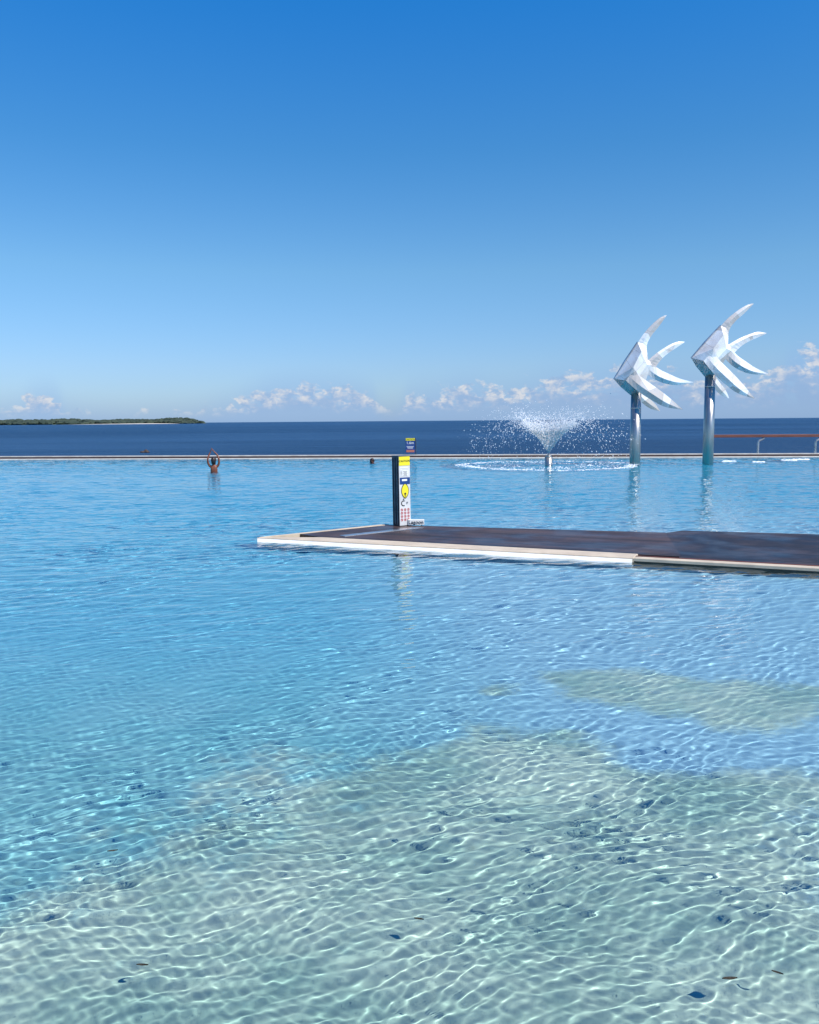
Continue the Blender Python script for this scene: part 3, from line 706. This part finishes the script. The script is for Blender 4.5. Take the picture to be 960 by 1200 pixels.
# ------------------------------------------------------------------ bathers
skin_m = noisy('skin', (.24, .075, .035), (.17, .05, .025), 8, rough=.45, bump=.05)
hair_m = noisy('dark_hair', (.020, .010, .007), (.035, .016, .010), 30, rough=.4, bump=.5)
def skin_obj(name, verts, edges, radii, m_, par, sub=2, root=0):
    me = bpy.data.meshes.new(name); me.from_pydata(verts, edges, []); o = bpy.data.objects.new(name, me); C.objects.link(o)
    md = o.modifiers.new('skin', 'SKIN'); me.materials.append(m_)
    if not me.skin_vertices: 
        bm_ = bmesh.new(); bm_.from_mesh(me); bm_.verts.layers.skin.verify(); bm_.to_mesh(me); bm_.free()
    for i, sv_ in enumerate(me.skin_vertices[0].data):
        r_ = radii[i]; sv_.radius = (r_, r_) if not hasattr(r_, '__len__') else r_; sv_.use_root = (i == root)
    md.use_smooth_shade = True
    s_ = o.modifiers.new('sub', 'SUBSURF'); s_.levels = sub; s_.render_levels = sub
    o.parent = par; o.cycles.is_caustics_receiver = True
    return o
def hand(V, E, Rr, wrist, d, side, up):
    """palm and five fingers from a wrist vertex index"""
    d = Vector(d).normalized(); s_ = Vector(side).normalized(); w0 = Vector(V[wrist])
    V.append(tuple(w0 + d * .055)); E.append((wrist, len(V) - 1)); Rr.append((.034, .016)); pi_ = len(V) - 1
    for k, ln in enumerate((.070, .080, .075, .058)):
        off = (k - 1.5) * .021; b_ = w0 + d * .095 + s_ * off; t_ = b_ + d * ln * .55 + Vector(up) * .008; e_ = b_ + d * ln + Vector(up) * .022
        i0 = len(V); V += [tuple(b_), tuple(t_), tuple(e_)]; E += [(pi_, i0), (i0, i0 + 1), (i0 + 1, i0 + 2)]; Rr += [.009, .008, .007]
    b_ = w0 + d * .04 - s_ * .042; i0 = len(V); V += [tuple(b_), tuple(b_ + d * .035 - s_ * .018)]; E += [(pi_, i0), (i0, i0 + 1)]; Rr += [.010, .008]

b1 = ground(251, 552.5, 0)
pr = empty('person', (b1.x, b1.y, 0), 'bather with dark hair, arms arched overhead and hands joined, standing chest deep', 'person')
V = [(0, 0, -.35), (0, 0, -.12), (0, .0, .08), (0, 0, .19), (0, .0, .27), (0, -.005, .35), (0, -.01, .44), (0, -.005, .52)]
E = [(0, 1), (1, 2), (2, 3), (3, 4), (4, 5), (5, 6), (6, 7)]
Rr = [(.15, .10), (.145, .10), (.165, .11), (.12, .09), (.052, .052), (.075, .085), (.083, .10), (.062, .075)]
def arm(pts, rad):
    prev = 3
    for q, r_ in zip(pts, rad): V.append(q); Rr.append(r_); E.append((prev, len(V) - 1)); prev = len(V) - 1
    return prev
wl = arm([(-.165, 0, .205), (-.235, -.03, .36), (-.235, -.06, .50), (-.19, -.03, .66), (-.125, -.0, .80)], [.055, .047, .040, .037, .025])
hand(V, E, Rr, wl, (.38, 0, .9), (0, 1, 0), (.3, 0, 0))
wr = arm([(.165, 0, .215), (.225, -.03, .37), (.225, -.05, .52), (.15, -.03, .69), (.02, -.0, .82)], [.055, .047, .040, .037, .025])
hand(V, E, Rr, wr, (-.60, 0, .8), (0, 1, 0), (-.3, 0, 0))
# legs under water
V += [(-.09, 0, -.45), (-.09, .0, -.85), (-.09, 0, -1.15), (.09, 0, -.45), (.09, .0, -.85), (.09, 0, -1.15)]; n_ = len(V) - 6
E += [(0, n_), (n_, n_ + 1), (n_ + 1, n_ + 2), (0, n_ + 3), (n_ + 3, n_ + 4), (n_ + 4, n_ + 5)]; Rr += [.085, .055, .04] * 2
skin_obj('body', V, E, Rr, skin_m, pr)
eye_m = mat('dark_eye', (.03, .015, .012), .3)
def head_bits(par, c, fwd, hair_back=True, sc_=1.0):
    """hair cap, ears, nose, eyes, mouth round a head centre; fwd = facing direction"""
    f = Vector(fwd).normalized(); s_ = f.cross(Vector((0, 0, 1))).normalized(); c = Vector(c)
    bm = bmesh.new(); bmesh.ops.create_icosphere(bm, subdivisions=3, radius=1)
    for v_ in bm.verts:
        q = v_.co.copy(); z_ = q.z; fr_ = q.y
        r_ = Vector((s_ * q.x * .092 + f * q.y * .112 + Vector((0, 0, 1)) * q.z * .122))
        if fr_ > .15 and z_ < .35: r_ *= .80                       # face left bare
        if z_ < -.3 and fr_ < .15: r_ = r_ * 1.0 + Vector((0, 0, -.05))  # hair falls on the nape
        v_.co = c + r_ * sc_ * (1 + random.uniform(-.015, .015)) - f * .008
    bm_obj('hair', bm, hair_m, par, True)
    bm = bmesh.new()
    bmesh.ops.create_uvsphere(bm, u_segments=10, v_segments=8, radius=.018, matrix=Matrix.Translation(c + f * .108 * sc_ + Vector((0, 0, -.02))))
    bm_obj('nose', bm, skin_m, par, True)
    for q in (-1, 1):
        bm = bmesh.new(); bmesh.ops.create_uvsphere(bm, u_segments=10, v_segments=8, radius=.024, matrix=Matrix.Translation(c + s_ * q * .088 * sc_ + Vector((0, 0, -.015))) @ Matrix.Diagonal((.5, .5, 1, 1))); bm_obj('ear', bm, skin_m, par, True)
    for q in (-1, 1):
        bm = bmesh.new(); bmesh.ops.create_uvsphere(bm, u_segments=8, v_segments=6, radius=.012, matrix=Matrix.Translation(c + f * .093 * sc_ + s_ * q * .033 + Vector((0, 0, .012)))); bm_obj('eye', bm, eye_m, par, True)
    bm = bmesh.new(); box(bm, c + f * .094 * sc_ + Vector((0, 0, -.055)), (.04, .012, .008), math.atan2(s_.y, s_.x)); bm_obj('mouth', bm, eye_m, par, True)
head_bits(pr, (0, -.01, .465), (.1, 1, 0), sc_=1.15)
bm = bmesh.new(); bmesh.ops.create_cone(bm, cap_ends=False, segments=24, radius1=.155, radius2=.165, depth=.36, matrix=Matrix.Translation((0, 0, -.26)) @ Matrix.Diagonal((1.05, .78, 1, 1)))
sw = bm_obj('swimwear', bm, mat('dark_swimwear', (.02, .02, .03), .7), pr, True)

b2 = ground(437, 542.2, 0)
p2_ = empty('person', (b2.x, b2.y, -.09), 'bather low in the water by the far edge, dark head and one shoulder showing', 'person')
V = [(0, 0, .0), (.16, 0, -.02), (-.14, .02, -.06), (0, 0, .07), (-.02, 0, .16), (-.02, 0, .24), (.24, -.02, .05), (.30, -.05, .07), (-.2, 0, -.3), (.0, .0, -.45), (.0, 0, -.8), (.33, -.06, .06)]
E = [(0, 1), (0, 2), (0, 3), (3, 4), (4, 5), (1, 6), (6, 7), (2, 8), (0, 9), (9, 10), (7, 11)]
Rr = [(.12, .1), .065, .06, .055, (.085, .10), (.07, .08), .045, .034, .04, (.15, .11), (.12, .1), .024]
skin_obj('body', V, E, Rr, skin_m, p2_)
head_bits(p2_, (-.02, 0, .18), (.9, -.35, 0), sc_=1.12)

# ------------------------------------------------------------------ small things
rk = ground(170, 530.4, SEA_Z)
bm = bmesh.new(); bmesh.ops.create_icosphere(bm, subdivisions=3, radius=1)
for v_ in bm.verts:
    q = v_.co; k = 1 + .22 * math.sin(q.x * 5 + 1) * math.cos(q.y * 4) + random.uniform(-.06, .06)
    v_.co = Vector((q.x * .48 * k, q.y * .35 * k, max(q.z, -.4) * (.22 + .10 * math.sin(q.x * 4)) * k))
rock = bm_obj('rock', bm, noisy('brown_rock', (.08, .05, .035), (.04, .03, .025), 6, rough=.8, bump=.6)); rock.location = (rk.x, rk.y, SEA_Z + .05)
tag(rock, 'low brown rock breaking the sea surface left of the standing bather', 'rock')

leafm = noisy('dead_leaf', (.035, .028, .015), (.07, .05, .025), 40, rough=.6, bump=.3)
lv = [(855, 1148, 'dark leaf with a bent tip floating in the lower right shallows', .030), (911, 1141, 'narrow dark leaf floating closest to the lower right corner', .020),
      (167, 1132, 'small dark leaf floating in the lower left shallows', .022), (132, 998, 'thin brown leaf afloat at the left above the other left leaf', .024), (491, 1078, 'tiny dark leaf afloat near the middle of the shallows', .020)]
for px, py, lab, s in lv:
    q = ground(px, py, .006); bm = bmesh.new(); n_ = 7; top_, bot_ = [], []
    for k in range(n_ + 1):
        u_ = k / n_; w_ = math.sin(u_ * math.pi) ** .8 * .28 * s; xx = (u_ - .5) * 2 * s; zc = .35 * s * (u_ - .5) ** 2
        top_.append((bm.verts.new((xx, w_, zc + .004)), bm.verts.new((xx, 0, zc)), bm.verts.new((xx, -w_, zc + .004))))
    for a, b_ in zip(top_, top_[1:]):
        for j in (0, 1): bm.faces.new((a[j], a[j + 1], b_[j + 1], b_[j]))
    r_ = bmesh.ops.solidify(bm, geom=bm.faces[:], thickness=.0015)
    o = bm_obj('leaf', bm, leafm); o.location = (q.x, q.y, .008); o.rotation_euler = (.05, .08, random.uniform(-.5, .5)); tag(o, lab, 'leaf', 'leaves floating in the shallows')

for o in deck.children: o.cycles.is_caustics_receiver = True
# ------------------------------------------------------------------ render settings
cy = sc.cycles
cy.max_bounces = 8; cy.transmission_bounces = 6; cy.glossy_bounces = 4; cy.diffuse_bounces = 5; cy.transparent_max_bounces = 8
cy.caustics_reflective = False; cy.caustics_refractive = True; cy.blur_glossy = .3
cy.sample_clamp_indirect = 6; cy.sample_clamp_direct = 0
cy.use_denoising = True; cy.denoiser = 'OPENIMAGEDENOISE'; cy.denoising_prefilter = 'ACCURATE'; cy.denoising_input_passes = 'RGB_ALBEDO_NORMAL'
cy.use_adaptive_sampling = False
sc.view_settings.view_transform = 'Standard'; sc.view_settings.look = 'None'; sc.view_settings.exposure = .25; sc.view_settings.gamma = 1
sc.view_settings.use_curve_mapping = False
